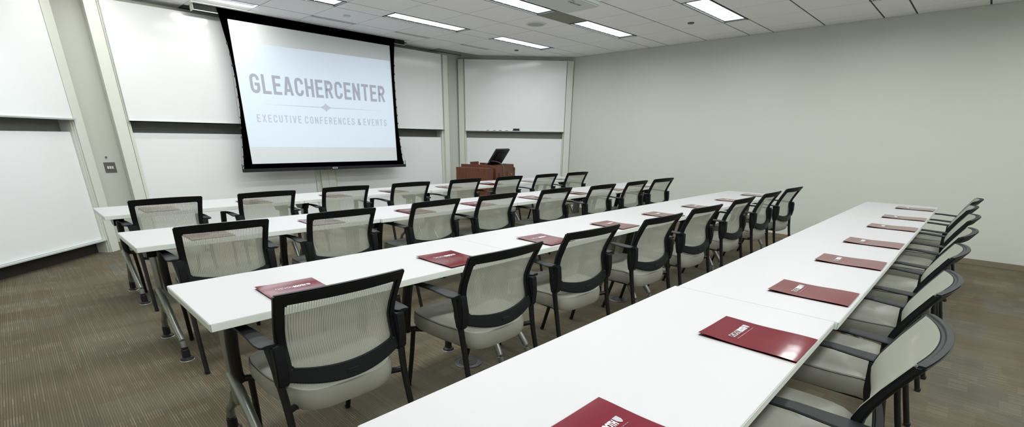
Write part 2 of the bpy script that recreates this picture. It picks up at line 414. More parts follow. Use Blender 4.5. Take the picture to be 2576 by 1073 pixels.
washer(-12 * FT, 'lit white wall washer in the ceiling at the left end of the screen case')
slot(-8 * FT, 'slot air diffuser in ceiling above the middle of the screen, beside a cap')
slot(-4 * FT, 'narrow slot air diffuser in the ceiling at the right end of the screen case')
slot(0, 'white slot air diffuser in the ceiling above the gap left of the right whiteboard')

def cap(x, y, r, m, label, name='sprinkler_cap', cat='sprinkler cap', d=.012):
    bm = bmesh.new(); lathe(bm, [(r, 0), (r, -d * .6), (r * .9, -d), (r * .4, -d - .001), (.001, -d - .001)], 0, 0, 0, 32)
    o = link(name, bm, m, smooth=True); o.location = (x, y, H); tag(o, label, cat); return o
cap(-2.143, 1.809, .043, M['white_metal'], 'pale round sprinkler cap in the ceiling above the middle of the screen')
cap(.953, 1.837, .036, M['bronze'], 'small brown sprinkler cap in the ceiling near the right whiteboard')
cap(.93, -1.225, .040, M['bronze'], 'small brown sprinkler cap in the ceiling near the bare right wall')
t = empty('ceiling_speaker', (-.288, .312, H))
bm = bmesh.new(); lathe(bm, [(.135, 0), (.133, -.006), (.108, -.010), (.106, -.006)], n=48); link('rim', bm, M['white_metal'], t, smooth=True)
bm = bmesh.new(); lathe(bm, [(.107, -.003), (.107, -.008), (.01, -.0085)], n=48); link('grille', bm, M['spk'], t, smooth=True)
bm = bmesh.new(); lathe(bm, [(.006, -.008), (.006, -.010)], n=12); link('badge', bm, M['white_metal'], t)
tag(t, 'round flush ceiling speaker with a pale perforated grille', 'ceiling speaker')

# ------------------------------------------------------------------ whiteboard units
ZT = 2.655
def board_unit(name, x, y, rz, wd_, pl, pr, label, gl=.024, gr=.024, dep=.2, pdep=None):
    """origin: left end of the front face, local +x along the face, +y into the wall"""
    pdep = pdep or dep
    t = empty(name, (x, y, 0), rz)
    for (a, b_) in ((0, pl), (wd_ - pr, wd_)):
        bm = bmesh.new(); box(bm, a, b_, 0, pdep, 0, ZT, bev=.003)
        link('side_post', bm, M['post'], t)
    a, b_ = pl + gl, wd_ - pr - gr
    # guide channels beside the boards
    bm = bmesh.new(); box(bm, pl, a + .012, .035, dep, 0, ZT - .01); box(bm, pl + .006, pl + .012, .012, .036, 0, ZT - .01)
    link('guide_channel', bm, M['post'], t)
    bm = bmesh.new(); box(bm, b_ - .012, wd_ - pr, .035, dep, 0, ZT - .01); box(bm, wd_ - pr - .012, wd_ - pr - .006, .012, .036, 0, ZT - .01)
    link('guide_channel', bm, M['post'], t)
    link('back_panel', B(a, b_, dep - .012, dep, .10, ZT - .02), M['boardback'], t)
    link('kick_plate', B(a + .012, b_ - .012, dep - .02, dep, 0, .10), M['darkbase'], t)
    up = link('upper_board', B(a, b_, .002, .024, 1.452, ZT, bev=.0015), M['board'], t)
    bm = bmesh.new(); box(bm, a - .004, b_ + .006, -.022, .022, 1.440, 1.4505); box(bm, a - .004, b_ + .006, -.022, -.018, 1.440, 1.456)
    link('marker_tray', bm, M['alu'], up)
    lo = link('lower_board', B(a + .014, b_ - .014, .062, .084, .155, 1.322, bev=.0015), M['board'], t)
    bm = bmesh.new(); box(bm, a + .006, b_ - .006, .015, .082, .140, .153); link('marker_tray', bm, M['alu'], lo)
    tag(t, label, 'whiteboard', 'sliding whiteboards')
    return t
board_unit('sliding_whiteboard', -4.571, 2.84, 0, 2.434, .110, .112, 'wide two-panel sliding whiteboard behind the left half of the projection screen', .026, .05)
board_unit('sliding_whiteboard', -2.135, 2.84, 0, 2.393, .112, .103, 'wide two-panel sliding whiteboard behind the right half of the projection screen', .03, .03)
board_unit('sliding_whiteboard', .633, 3.007, -PI / 4, 2.120, .100, .112, 'two-panel sliding whiteboard across the right corner behind the wooden lectern', .022, .014, dep=.10, pdep=.040)
board_unit('sliding_whiteboard', -4.837 - 2.12 * s, 2.86 - 2.12 * s, PI / 4, 2.120, .112, .117, 'two-panel sliding whiteboard across the left corner, left of the switch plate', .03, .008, dep=.17)

# markers and eraser on the right unit's tray
def on_right_tray(d):   # distance along the unit -> world point on the tray
    return (.633 + d * s - .009 * s, 3.007 - d * s - .009 * s)
def marker(d, cap_rgb, label, ang=0.0):
    x, y = on_right_tray(d); t = empty('marker', (x, y, 1.4505 + .0075), -PI / 4 + ang)
    bm = bmesh.new(); tube(bm, [(-.05, 0, 0), (.05, 0, 0)], .0073, 10); link('barrel', bm, M['ink_w'], t, smooth=True)
    bm = bmesh.new(); tube(bm, [(.02, 0, 0), (.068, 0, 0)], .0078, 10)
    link('cap', bm, mat('marker_cap', cap_rgb, .4), t, smooth=True); tag(t, label, 'marker', 'markers on the tray')
marker(.50, (40, 120, 90), 'green capped marker lying at the left of the tray of the right whiteboard')
marker(.63, (120, 124, 130), 'grey capped marker lying on the tray beside the green one')
marker(.74, (22, 24, 26), 'black capped marker lying on the right whiteboard tray left of the red one')
marker(.86, (190, 40, 54), 'red capped marker lying in the middle of the right whiteboard tray')
marker(.99, (60, 80, 160), 'blue capped marker lying on the right whiteboard tray near the eraser')
x, y = on_right_tray(1.09)
bm = bmesh.new(); box(bm, -.062, .062, -.012, .012, 0, .026, bev=.003, mi=0); box(bm, -.060, .060, -.011, .011, .026, .046, bev=.003, mi=1)
o = link('eraser', bm, [M['rubber'], M['black']]); o.location = (x, y, 1.4505); o.rotation_euler = (0, 0, -PI / 4)
tag(o, 'black whiteboard eraser standing on the tray of the right whiteboard', 'eraser')

# switch plate on the wall strip
t = empty('switch_plate', (-4.697, YF, .935))
link('plate', B(-.053, .053, -.006, 0, -.058, .058, bev=.002), M['plate'], t)
for i in (-1, 0, 1):
    rk = link('rocker', B(i * .021 - .008, i * .021 + .008, -.012, -.006, -.015, .015, bev=.001), M['rocker'], t)
bm = bmesh.new()
for i in (-1, 1):
    for z in (-.03, .03):
        box(bm, i * .021 - .0025, i * .021 + .0025, -.0075, -.006, z - .0025, z + .0025)
link('screw', bm, M['blackmetal'], t)
tag(t, 'dark metal switch plate with three white rockers on the grey wall strip', 'light switch')
bm = bmesh.new(); tube(bm, [(0, 0, 0), (0, -.012, 0)], .010, 14, up=(0, 0, 1)); o = link('wall_sensor', bm, M['plate'], smooth=True); o.location = (-4.71, YF, 1.05)
tag(o, 'small dark round sensor on the wall strip just above the switch plate', 'sensor')

# ------------------------------------------------------------------ projection screen
SY = 2.60; KS = (2.60 + 4.3548) / (2.42 + 4.3548)      # coordinates below were taken in a plane 18 cm nearer
t = empty('projection_screen', (-2.24, SY, .88))
def kx(x): return -5.539 + (x + 5.539) * KS + 2.24
def kz(z): return 1.3232 + (z - 1.3232) * KS - .88
def loc(x, z, y=0): return (kx(x), y, kz(z))
bm = bmesh.new(); x0, x1 = -3.612 + 2.24, -.765 + 2.24
box(bm, x0, x1, .012, .13, 2.655 - .88, H + .004 - .88, bev=.003)
cs = link('case', bm, M['case'], t)
bm = bmesh.new()
box(bm, x0 - .05, x1 + .05, -.075, -.018, H - .88 - .007, H - .88 - .001, bev=.002)
box(bm, x0 - .05, x0 - .006, -.018, .16, H - .88 - .007, H - .88 - .001, bev=.002); box(bm, x1 + .006, x1 + .05, -.018, .16, H - .88 - .007, H - .88 - .001, bev=.002)
box(bm, x0 - .003, x1 + .003, .006, .011, 2.650 - .88, 2.656 - .88); box(bm, x0 - .004, x0 - .001, .006, .13, 2.65 - .88, H - .88 - .002)
link('case_trim', bm, M['white_metal'], cs)
# black border cloth with curved tensioned edges and a window for the white cloth
Lc = [(-3.43, 2.683), (-3.398, 2.437), (-3.371, 2.235), (-3.359, 1.94), (-3.365, 1.631), (-3.395, 1.357), (-3.421, 1.075), (-3.444, .900)]
Rc = [(-1.069, 2.683), (-1.099, 2.401), (-1.116, 2.132), (-1.115, 1.801), (-1.106, 1.401), (-1.085, 1.2), (-1.063, 1.0), (-1.040, .900)]
def interp(Lst, z):
    for (a, za), (b_, zb) in zip(Lst, Lst[1:]):
        if zb <= z <= za: return a + (b_ - a) * (za - z) / (za - zb)
    return Lst[-1][0]
zs = [2.66 - i * (2.66 - .90) / 44 for i in range(45)]; TOPZ = 2.683
WX0, WX1, WZ0, WZ1 = -3.332, -1.163, .967, 2.577
bm = bmesh.new()
zz = sorted(set([round(z, 4) for z in zs] + [WZ0, WZ1, 2.683]), reverse=True)
def rowv(z): return [bm.verts.new(loc(interp(Lc, z), z, -.002)), bm.verts.new(loc(WX0, z, -.002)), bm.verts.new(loc(WX1, z, -.002)), bm.verts.new(loc(interp(Rc, z), z, -.002))]
rv = [rowv(z) for z in zz]
for i in range(len(zz) - 1):
    for k in range(3):
        if k == 1 and zz[i] <= WZ1 + 1e-6 and zz[i + 1] >= WZ0 - 1e-6: continue
        bm.faces.new((rv[i][k], rv[i][k + 1], rv[i + 1][k + 1], rv[i + 1][k]))
bmesh.ops.solidify(bm, geom=bm.faces[:], thickness=.002)
bd = link('border', bm, M['screenblack'], t)
bm = bmesh.new(); box(bm, kx(WX0) - .004, kx(WX1) + .004, -.0005, .001, kz(WZ0) - .004, kz(WZ1) + .004)
cl = link('screen_cloth', bm, M['fabric_w'], t)
# projected picture: projector light imitated by a sheet that glows itself
bm = bmesh.new(); vs4 = [bm.verts.new(loc(*p, -.0012)) for p in ((-3.326, 2.361), (-1.183, 2.375), (-1.170, 1.159), (-3.318, 1.170))]; bm.faces.new(vs4)
pi_ = link('projected_picture', bm, M['proj_img'], cl)
def arc(cx, cy, rx, ry, a0, a1, n=7):
    return [(cx + rx * math.cos(math.radians(a0 + (a1 - a0) * i / n)), cy + ry * math.sin(math.radians(a0 + (a1 - a0) * i / n))) for i in range(n + 1)]
def glyph(ch, w, th):
    """condensed capitals as stroke centre lines in a box w x 1"""
    h = th / 2; l, r, b, t_ = h, w - h, h, 1 - h; m = (l + r) / 2; rx = (r - l) / 2; q = rx * 1.15
    top = arc(m, t_ - q, rx, q, 180, 0); bot = arc(m, b + q, rx, q, 180, 360)
    G = {'L': [[(l, 1), (l, b), (w, b)]], 'E': [[(w, t_), (l, t_), (l, b), (w, b)], [(l, .52), (w - h * .6, .52)]], 'F': [[(w, t_), (l, t_), (l, 0)], [(l, .52), (w - h * .6, .52)]],
         'H': [[(l, 0), (l, 1)], [(r, 0), (r, 1)], [(l, .52), (r, .52)]], 'T': [[(0, t_), (w, t_)], [(m, 0), (m, 1)]], 'I': [[(m, 0), (m, 1)]],
         'A': [[(l * .85, 0), (m - h * .25, 1)], [(w - l * .85, 0), (m + h * .25, 1)], [(l + .06, .27), (r - .06, .27)]], 'V': [[(l * .85, 1), (m - h * .25, 0)], [(w - l * .85, 1), (m + h * .25, 0)]], 'X': [[(l * .8, 0), (w - l * .8, 1)], [(l * .8, 1), (w - l * .8, 0)]],
         'N': [[(l, 0), (l, 1)], [(l, 1 - h), (r, h)], [(r, 0), (r, 1)]], 'U': [[(l, 1)] + bot + [(r, 1)]], 'O': [top + list(reversed(bot)) + [top[0]]],
         'C': [[(r, .66)] + list(reversed(top)) + bot + [(r, .34)]], 'G': [[(r, .68)] + list(reversed(top)) + bot + [(r, .47), (m * .95, .47)]],
         'R': [[(l, 0), (l, t_), (m, t_)] + arc(m, (t_ + .48) / 2, rx, (t_ - .48) / 2, 90, -90) + [(l, .48)], [(m, .48), (r, 0)]],
         'S': [[(r, .70)] + arc(m, t_ - q, rx, q, 0, 180) + [(l + .01, .62), (r - .01, .40)] + arc(m, b + q, rx, q, 0, -180) + [(l, .30)]],
         '&': [[(w, .0), (l + .04, .72)] + arc(m, .80, rx * .7, 1 - h - .80, 180, 0) + [(m, .52), (l, .30)] + arc(m, b + q * .8, rx, q * .8, 180, 330) + [(w, .44)]]}
    return G[ch]
def strokes(bm, lines, th, fx, fz, y):
    for L in lines:
        pl_ = [Vector(p) for p in L]; n = len(pl_); left, right = [], []
        closed = (pl_[0] - pl_[-1]).length < 1e-6
        for i in range(n):
            d0 = (pl_[i] - pl_[i - 1]).normalized() if i else ((pl_[0] - pl_[-2]).normalized() if closed else None)
            d1 = (pl_[i + 1] - pl_[i]).normalized() if i < n - 1 else ((pl_[1] - pl_[0]).normalized() if closed else None)
            d0 = d0 or d1; d1 = d1 or d0; t_ = (d0 + d1)
            t_ = t_.normalized() if t_.length > 1e-6 else d1
            nn = Vector((-t_.y, t_.x)); k = min(2.4, 1 / max(.3, nn.dot(Vector((-d1.y, d1.x)))))
            left.append(pl_[i] + nn * th / 2 * k); right.append(pl_[i] - nn * th / 2 * k)
        vl = [bm.verts.new((fx(p.x), y, fz(min(1, max(0, p.y))))) for p in left]; vr = [bm.verts.new((fx(p.x), y, fz(min(1, max(0, p.y))))) for p in right]
        for i in range(n - 1):
            try: bm.faces.new((vl[i], vl[i + 1], vr[i + 1], vr[i]))
            except ValueError: pass
def scr_words(words, X0, X1, Z0, Z1, w, th, gap, space, m):
    h = Z1 - Z0; wid = lambda c: (th * 1.0 if c == 'I' else w * (1.06 if c in 'AV' else .92 if c in 'LEF' else 1.0))
    tot = sum(wid(c) for wd_ in words for c in wd_) + gap * sum(len(wd_) - 1 for wd_ in words) + space * (len(words) - 1)
    k = (X1 - X0) / (tot * h); x = 0.0
    for wd_ in words:
        bm = bmesh.new()
        for c in wd_:
            cw = wid(c)
            for si, ln in enumerate(glyph(c, cw, th)):
                strokes(bm, [ln], th, lambda v, x=x: kx(X0 + (x + v) * h * k), lambda v: kz(Z0 + v * h), -.0026 - .0003 * si)
            x += cw + gap
        x += space - gap
        link('projected_lettering', bm, m, cl)
scr_words(['GLEACHERCENTER'], -3.200, -1.303, 1.806, 2.027, .50, .155, .115, .2, M['proj_txt'])
scr_words(['EXECUTIVE', 'CONFERENCES', '&', 'EVENTS'], -3.184, -1.309, 1.472, 1.563, .46, .135, .235, .47, M['proj_thin'])
bm = bmesh.new()
pts = []
dc = (-2.253, 1.685)
for q in range(4):
    a0 = [(0, .055), (.094, 0), (0, -.055), (-.094, 0)][q]; a1 = [(.094, 0), (0, -.055), (-.094, 0), (0, .055)][q]
    for k in range(6):
        tt = k / 6; px_ = (1 - tt) ** 2 * a0[0] + tt * tt * a1[0] + 2 * tt * (1 - tt) * (a0[0] + a1[0]) * .28
        pz_ = (1 - tt) ** 2 * a0[1] + tt * tt * a1[1] + 2 * tt * (1 - tt) * (a0[1] + a1[1]) * .28
        pts.append((px_, pz_))
bm.faces.new([bm.verts.new(loc(dc[0] + a, dc[1] + b_, -.0022)) for a, b_ in pts])
for sgn in (-1, 1):
    e = -3.095 if sgn < 0 else -1.34
    bm.faces.new([bm.verts.new(loc(dc[0] + sgn * .085, 1.685 + .005, -.0021)), bm.verts.new(loc(e, 1.6852, -.0021)), bm.verts.new(loc(e, 1.6848, -.0021)), bm.verts.new(loc(dc[0] + sgn * .085, 1.685 - .005, -.0021))])
link('projected_line', bm, M['proj_thin'], cl)
bm = bmesh.new(); box(bm, kx(-3.461), kx(-1.012), -.018, .014, -.026, .016, bev=.004)
bar = link('bottom_bar', bm, M['case'], t)
bm = bmesh.new(); box(bm, kx(-2.264), kx(-2.189), -.0195, -.017, -.014, .006)
box(bm, kx(-2.254), kx(-2.199), -.0197, -.017, -.008, .0, mi=1); link('badge', bm, [M['silvermark'], M['case']], bar)
for sgn, Ls in ((-1, Lc), (1, Rc)):
    bm = bmesh.new()
    xe = (-3.458 if sgn < 0 else -1.016)
    tube(bm, [loc(Ls[2][0], Ls[2][1]), loc(Ls[5][0] + sgn * .008, Ls[5][1]), loc(xe, .96), loc(xe, .93)], .0012, 5)
    tube(bm, [loc(xe, .965, -.004), loc(xe, .90, -.004)], .005, 6)
    for i in range(2, 15):
        z = 2.55 - i * .115; box(bm, kx(interp(Ls, z)) - .007, kx(interp(Ls, z)) + .007, -.006, .003, kz(z) - .012, kz(z) + .012)
    link('tension_cord', bm, M['screenblack'], t)
tag(t, 'large pull-down projection screen with black border showing the centre name', 'projection screen')

# ------------------------------------------------------------------ ceiling projector
t = empty('projector', (-2.235, -1.695, 2.30))
bm = bmesh.new()
prism(bm, [(-.262, .150), (-.262, -.150), (-.235, -.172), (.235, -.172), (.262, -.145), (.262, .150), (.235, .172), (-.235, .172)], 'z', 0, .03)
prism(bm, [(-.268, .155), (-.268, -.155), (-.24, -.178), (.24, -.178), (.268, -.15), (.268, .155), (.24, .178), (-.24, .178)], 'z', .03, .125)
bmesh.ops.bevel(bm, geom=[e for e in bm.edges if abs(e.verts[0].co.z - e.verts[1].co.z) < 1e-6 and (e.verts[0].co.z < .001 or e.verts[0].co.z > .124)], offset=.008, segments=2, affect='EDGES')
pb = link('body', bm, M['projector'], t)
bm = bmesh.new(); tube(bm, [(.05, .16, .055), (.05, .205, .055)], .048, 24, up=(0, 0, 1)); tube(bm, [(.05, .2, .055), (.05, .209, .055)], .04, 24, up=(0, 0, 1), mi=1)
link('lens', bm, [M['black'], M['glass']], t, smooth=True)
bm = bmesh.new()
for r_ in range(5):
    for c_ in range(9): box(bm, .14 + c_ * .011, .1465 + c_ * .011, -.1795, -.176, .045 + r_ * .014, .053 + r_ * .014)
for c_ in range(10): box(bm, .0 + c_ * .012, .007 + c_ * .012, -.1795, -.176, .05, .1)
link('vent', bm, M['ink'], t)
o = text_obj('lettering', 'CHRISTIE', .032, M['ink'], t, spacing=1.1, sx=1.1, depth=.0003)
o.rotation_euler = (PI, 0, 0); o.location = (-.03, -.06, -.0008)
o = text_obj('lettering', 'LX41', .016, M['ink'], t, spacing=1.1, depth=.0003)
o.rotation_euler = (PI, 0, 0); o.location = (-.03, -.10, -.0008)
bm = bmesh.new(); lathe(bm, [(.02, .125), (.02, .40)], n=16); lathe(bm, [(.06, .40), (.06, .419)], n=24); box(bm, -.10, .10, -.08, .08, .125, .137)
link('mount', bm, M['white_metal'], t)
tag(t, 'white ceiling-mounted projector hanging at the top edge of the photo', 'projector')

# ------------------------------------------------------------------ tables
TH = .73; TT = .031; TL = 1.5205; TD = .60
def make_table():
    t = empty('training_table', (0, 0, 0))    # origin: middle of the table on the floor
    hx, hy = TL / 2, TD / 2
    top = link('table_top', B(-hx, hx, -hy, hy, TH - TT + .001, TH, bev=.003), M['table'], t)
    bm = bmesh.new()
    for a in ((-hx, hx, -hy - .0006, -hy + .001), (-hx, hx, hy - .001, hy + .0006)): box(bm, a[0] + .003, a[1] - .003, a[2], a[3], TH - TT + .003, TH - .003)
    for a in ((-hx - .0006, -hx + .001), (hx - .001, hx + .0006)): box(bm, a[0], a[1], -hy + .003, hy - .003, TH - TT + .003, TH - .003)
    link('edge_band', bm, M['tedge'], top)
    for sx in (-1, 1):
        x = sx * (hx - .108)
        yo = hy     # local y = yo + rel where rel counts from the back edge
        bm = bmesh.new()
        # oval column plate, tapering at its foot
        tube(bm, [(x, yo - .285, TH - TT - .02), (x, yo - .275, .5), (x, yo - .26, .33), (x, yo - .235, .235)], [.048, .048, .045, .030], 20, sub=4, flat=(1, .38), up=(0, 1, 0))
        leg = link('leg', bm, M['silver'], t, smooth=True)
        bm = bmesh.new(); xo = x + .0
        tube(bm, [(xo, yo - .225, .27), (xo, yo - .16, .19), (xo, yo - .09, .14), (xo, yo - .065, .085)], .0185, 14, sub=5)
        tube(bm, [(xo + sx * .014, yo - .30, .40), (xo + sx * .012, yo - .40, .33), (xo + sx * .006, yo - .50, .20), (xo, yo - .55, .13), (xo, yo - .565, .085)], [.020, .021, .020, .0185, .0175], 14, sub=5)
        link('foot_tube', bm, M['silver'], leg, smooth=True)
        for (fx, fy) in ((xo, yo - .062), (xo, yo - .568)):
            bm = bmesh.new(); lathe(bm, [(.019, .088), (.0185, .075), (.0215, .072), (.023, .022), (.033, .016), (.037, .008), (.038, .006)], fx, fy, 0, 24)
            lathe(bm, [(.038, .006), (.040, .004), (.040, .0)], fx, fy, 0, 24, mi=1)
            link('foot_glide', bm, [M['rubber'], M['discrim']], leg, smooth=True)
        bm = bmesh.new()
        prism(bm, [(yo - .05, TH - TT), (yo - .54, TH - TT), (yo - .50, TH - TT - .012), (yo - .365, TH - TT - .03), (yo - .335, TH - TT - .085), (yo - .22, TH - TT - .085), (yo - .16, TH - TT - .03)], 'x', x - .035, x + .035)
        link('hinge_bracket', bm, M['blackmetal'], t)
    bm = bmesh.new(); box(bm, -hx + .16, hx - .16, .02, .05, TH - TT - .035, TH - TT); link('stretcher', bm, M['blackmetal'], t)
    return t
ROWY = [.91, -.52, -2.042, -3.52]; ROWX = [-5.128, -5.158, -5.20, -5.145]
rowname = ['row nearest the screen', 'second row from the screen', 'third row from the screen', 'row nearest the camera']
rown2 = ['first row from screen', 'second row from screen', 'third row from screen', 'row nearest camera']
colname = ['at the left end of the', 'second from the left in the', 'third from the left in the', 'at the bare wall end of the']
proto = None
jit = [[0, 0.004, -.006, -.02], [.0, -.02, -.02, -.04], [0, -.008, -.012, -.014], [.006, -.006, -.004, -.004]]
for r in range(4):
    for k in range(4):
        lab = 'white training table, ' + colname[k] + ' ' + rown2[r]
        p = (ROWX[r] + TL / 2 + k * (TL + .0025), ROWY[r] - TD / 2 + jit[r][k], 0)
        if proto is None:
            proto = make_table(); proto.location = p; tag(proto, lab, 'table', 'white training tables')
        else: dup(proto, p, 0, lab)

# ------------------------------------------------------------------ chairs
def make_chair():
    """origin on the floor below the top edge of the backrest; faces +y"""
    t = empty('mesh_armchair', (0, 0, 0))
    Z0, Z1 = .525, .852
    def lerp(tab, v):
        for (v0, a_), (v1, b_) in zip(tab, tab[1:]):
            if v <= v1:
                q = (v - v0) / (v1 - v0); return a_ + (b_ - a_) * q
        return tab[-1][1]
    def hw(v): return lerp([(0, .240), (.12, .234), (.25, .232), (.42, .233), (.7, .238), (1, .243)], v)
    def yw(v): return lerp([(-.2, .060), (0, .063), (.18, .069), (.32, .080), (.42, .085), (.55, .073), (.75, .043), (1, 0)], v)
    def surf(tx, v, off=0.0):
        z = Z0 + (Z1 - Z0) * v; q = 1 - tx * tx
        zz = z - .050 * q * max(0, 1 - v) ** 1.6 + .010 * q * max(0, v - .7) / .3
        yy = yw(v) - q * (.045 - .018 * math.sin(PI * min(1, max(0, v))))
        return Vector((hw(v) * tx, yy + off, zz))
    ti, vb, vt = .860, .150, .868
    nx, nv = 16, 12
    txs = [-1] + [-ti + 2 * ti * i / nx for i in range(nx + 1)] + [1]
    vsn = [0, .07, vb] + [vb + (vt - vb) * i / nv for i in range(1, nv)] + [vt, .93, 1]
    bm = bmesh.new(); DK = -.025
    GF = [[bm.verts.new(surf(a, v)) for a in txs] for v in vsn]; GB = [[bm.verts.new(surf(a, v, DK)) for a in txs] for v in vsn]
    def solid(i, k):
        if not (0 <= i < len(vsn) - 1 and 0 <= k < len(txs) - 1): return False
        return not (txs[k] >= -ti - 1e-6 and txs[k + 1] <= ti + 1e-6 and vsn[i] >= vb - 1e-6 and vsn[i + 1] <= vt + 1e-6)
    for i in range(len(vsn) - 1):
        for k in range(len(txs) - 1):
            if not solid(i, k): continue
            bm.faces.new((GF[i][k], GF[i][k + 1], GF[i + 1][k + 1], GF[i + 1][k])); bm.faces.new((GB[i][k], GB[i + 1][k], GB[i + 1][k + 1], GB[i][k + 1]))
            for (di, dk, A_, B_) in ((-1, 0, (i, k), (i, k + 1)), (1, 0, (i + 1, k + 1), (i + 1, k)), (0, -1, (i + 1, k), (i, k)), (0, 1, (i, k + 1), (i + 1, k + 1))):
                if not solid(i + di, k + dk):
                    bm.faces.new((GF[A_[0]][A_[1]], GF[B_[0]][B_[1]], GB[B_[0]][B_[1]], GB[A_[0]][A_[1]]))
    for v in list(bm.verts):
        if not v.link_faces: bm.verts.remove(v)
    bmesh.ops.recalc_face_normals(bm, faces=bm.faces[:])
    es = [e for e in bm.edges if len(e.link_faces) == 2 and e.calc_face_angle(0) > 1.0]
    bmesh.ops.bevel(bm, geom=es, offset=.006, segments=2, affect='EDGES')
    bf = link('back_frame', bm, M['black'], t, smooth=True)
    bm = bmesh.new(); uvl = bm.loops.layers.uv.new('UVMap')
    N1, N2 = 24, 14
    a0, a1, b0, b1 = -.965, .965, -.03, .985
    V = [[(bm.verts.new(surf(a0 + (a1 - a0) * i / N1, b0 + (b1 - b0) * k / N2, .0035 - (.010 if i in (0, N1) else 0))), i / N1, k / N2) for i in range(N1 + 1)] for k in range(N2 + 1)]
    for k in range(N2):
        for i in range(N1):
            q = (V[k][i], V[k][i + 1], V[k + 1][i + 1], V[k + 1][i]); f = bm.faces.new([a[0] for a in q])
            for lp, a in zip(f.loops, q): lp[uvl].uv = (a[1], a[2])
    link('back_mesh', bm, M['mesh'], t, smooth=True)
    # maker's plate: a shallow raised oblong on the lower rail
    p = surf(.0, .05); bm = bmesh.new(); box(bm, -.024, .024, p.y - .0262, p.y - .020, p.z + .002, p.z + .018, bev=.0006)
    link('rail_plate', bm, M['rubber'], bf)
    # seat
    def outline(k, n=44):
        a = 2 * PI * k / n; c, s_ = math.cos(a), math.sin(a)
        ex = 2 / 4.2; x = .246 * abs(c) ** ex * (1 if c >= 0 else -1)
        if s_ >= 0: y = .27 + .235 * abs(s_) ** ex
        else: y = .27 - .255 * abs(s_) ** (2 / 2.5)
        return x, y
    def ring(sc, z, dish=0.0):
        out = []
        for k in range(44):
            x, y = outline(k); out.append(bm.verts.new((x * sc, .27 + (y - .27) * sc, z - dish - .034 * max(0, (.12 - y) / .12) - .012 * max(0, (y - .43) / .08))))
        return out
    bm = bmesh.new(); rings = [ring(.90, .396), ring(.97, .402), ring(1.0, .420), ring(1.003, .450), ring(.992, .470), ring(.965, .484), ring(.88, .490, 0), ring(.6, .486, .002), ring(.3, .482, .004)]
    for a, b_ in zip(rings, rings[1:]):
        for k in range(44): bm.faces.new((a[k], a[(k + 1) % 44], b_[(k + 1) % 44], b_[k]))
    bm.faces.new(rings[0]); bm.faces.new(rings[-1])
    st = link('seat', bm, M['vinyl'], t, smooth=True)
    bm = bmesh.new(); ptsr = []
    for k in range(-5, 28):
        x, y = outline(k % 44); ptsr.append((x * .982, .27 + (y - .27) * .982, .4785 - .034 * max(0, (.12 - y) / .12) - .012 * max(0, (y - .43) / .08)))
    tube(bm, ptsr, .0018, 5); link('seam', bm, M['stitch'], st)
    bm = bmesh.new(); box(bm, -.20, .20, .07, .46, .382, .406, bev=.004); link('seat_pan', bm, M['blackmetal'], t)
    for sx in (-1, 1):
        # arm pad: broad rounded rear end, narrowing to the front
        bm = bmesh.new()
        prof = [(.045, .0, .020), (.055, .0, .030), (.085, .0, .034), (.13, .002, .031), (.20, .006, .026), (.30, .004, .022), (.38, -.003, .021), (.425, -.012, .019), (.44, -.02, .012)]
        ringp = []
        for (yy, dz, w_) in prof:
            cx_ = sx * (.264 + .012 * min(1, max(0, yy - .10) / .25)); z_ = .664 + dz
            ringp.append([bm.verts.new((cx_ + w_ * math.cos(a), yy, z_ + .0065 * (1 if math.sin(a) > 0 else -1) * abs(math.sin(a)) ** .6)) for a in [2 * PI * k / 14 for k in range(14)]])
        for a, b_ in zip(ringp, ringp[1:]):
            for k in range(14): bm.faces.new((a[k], a[(k + 1) % 14], b_[(k + 1) % 14], b_[k]))
        bm.faces.new(ringp[0]); bm.faces.new(ringp[-1])
        link('armrest', bm, M['black'], t, smooth=True)
        # front upright in moulded plastic, slimmer metal leg below
        bm = bmesh.new()
        tube(bm, [(sx * .276, .400, .657), (sx * .279, .420, .56), (sx * .278, .440, .45), (sx * .272, .450, .405), (sx * .262, .452, .378)], [.026, .026, .025, .023, .016], 16, sub=3, flat=(1, .88), up=(0, 1, 0))
        tube(bm, [(sx * .272, .452, .392), (sx * .225, .446, .384), (sx * .17, .40, .380)], .015, 10, sub=3)
        link('arm_support', bm, M['blackmetal'], t, smooth=True)
        bm = bmesh.new(); tube(bm, [(sx * .232, .448, .39), (sx * .220, .50, .20), (sx * .212, .556, .006)], .0125, 12, sub=3)
        lg = link('leg', bm, M['blackmetal'], t, smooth=True)
        bm = bmesh.new(); lathe(bm, [(.0135, .02), (.0145, .012), (.013, 0)], sx * .212, .557, 0, 14); link('foot_cap', bm, M['rubber'], lg, smooth=True)
        bm = bmesh.new(); tube(bm, [(sx * .256, .078, .655), (sx * .247, .060, .56), (sx * .240, .035, .40), (sx * .243, -.005, .22), (sx * .246, -.062, .006)], [.0155, .0155, .0135, .0125, .0125], 12, sub=3)
        lg = link('leg', bm, M['blackmetal'], t, smooth=True)
        bm = bmesh.new(); lathe(bm, [(.0135, .02), (.0145, .012), (.013, 0)], sx * .246, -.063, 0, 14); link('foot_cap', bm, M['rubber'], lg, smooth=True)
        bm = bmesh.new(); tube(bm, [(sx * .243, .038, .408), (sx * .20, .075, .397), (sx * .15, .13, .384)], .0125, 10, sub=3)
        link('stretcher', bm, M['blackmetal'], t, smooth=True)
        # side bracket joining back frame and rear leg
        bm = bmesh.new()
        prism(bm, [(.030, .66), (.092, .66), (.084, .56), (.070, .508), (.050, .497), (.030, .515), (.022, .58)], 'x', sx * .218, sx * .258)
        bmesh.ops.bevel(bm, geom=bm.edges[:], offset=.004, segments=2, affect='EDGES')
        link('back_bracket', bm, M['black'], t, smooth=True)
    return t
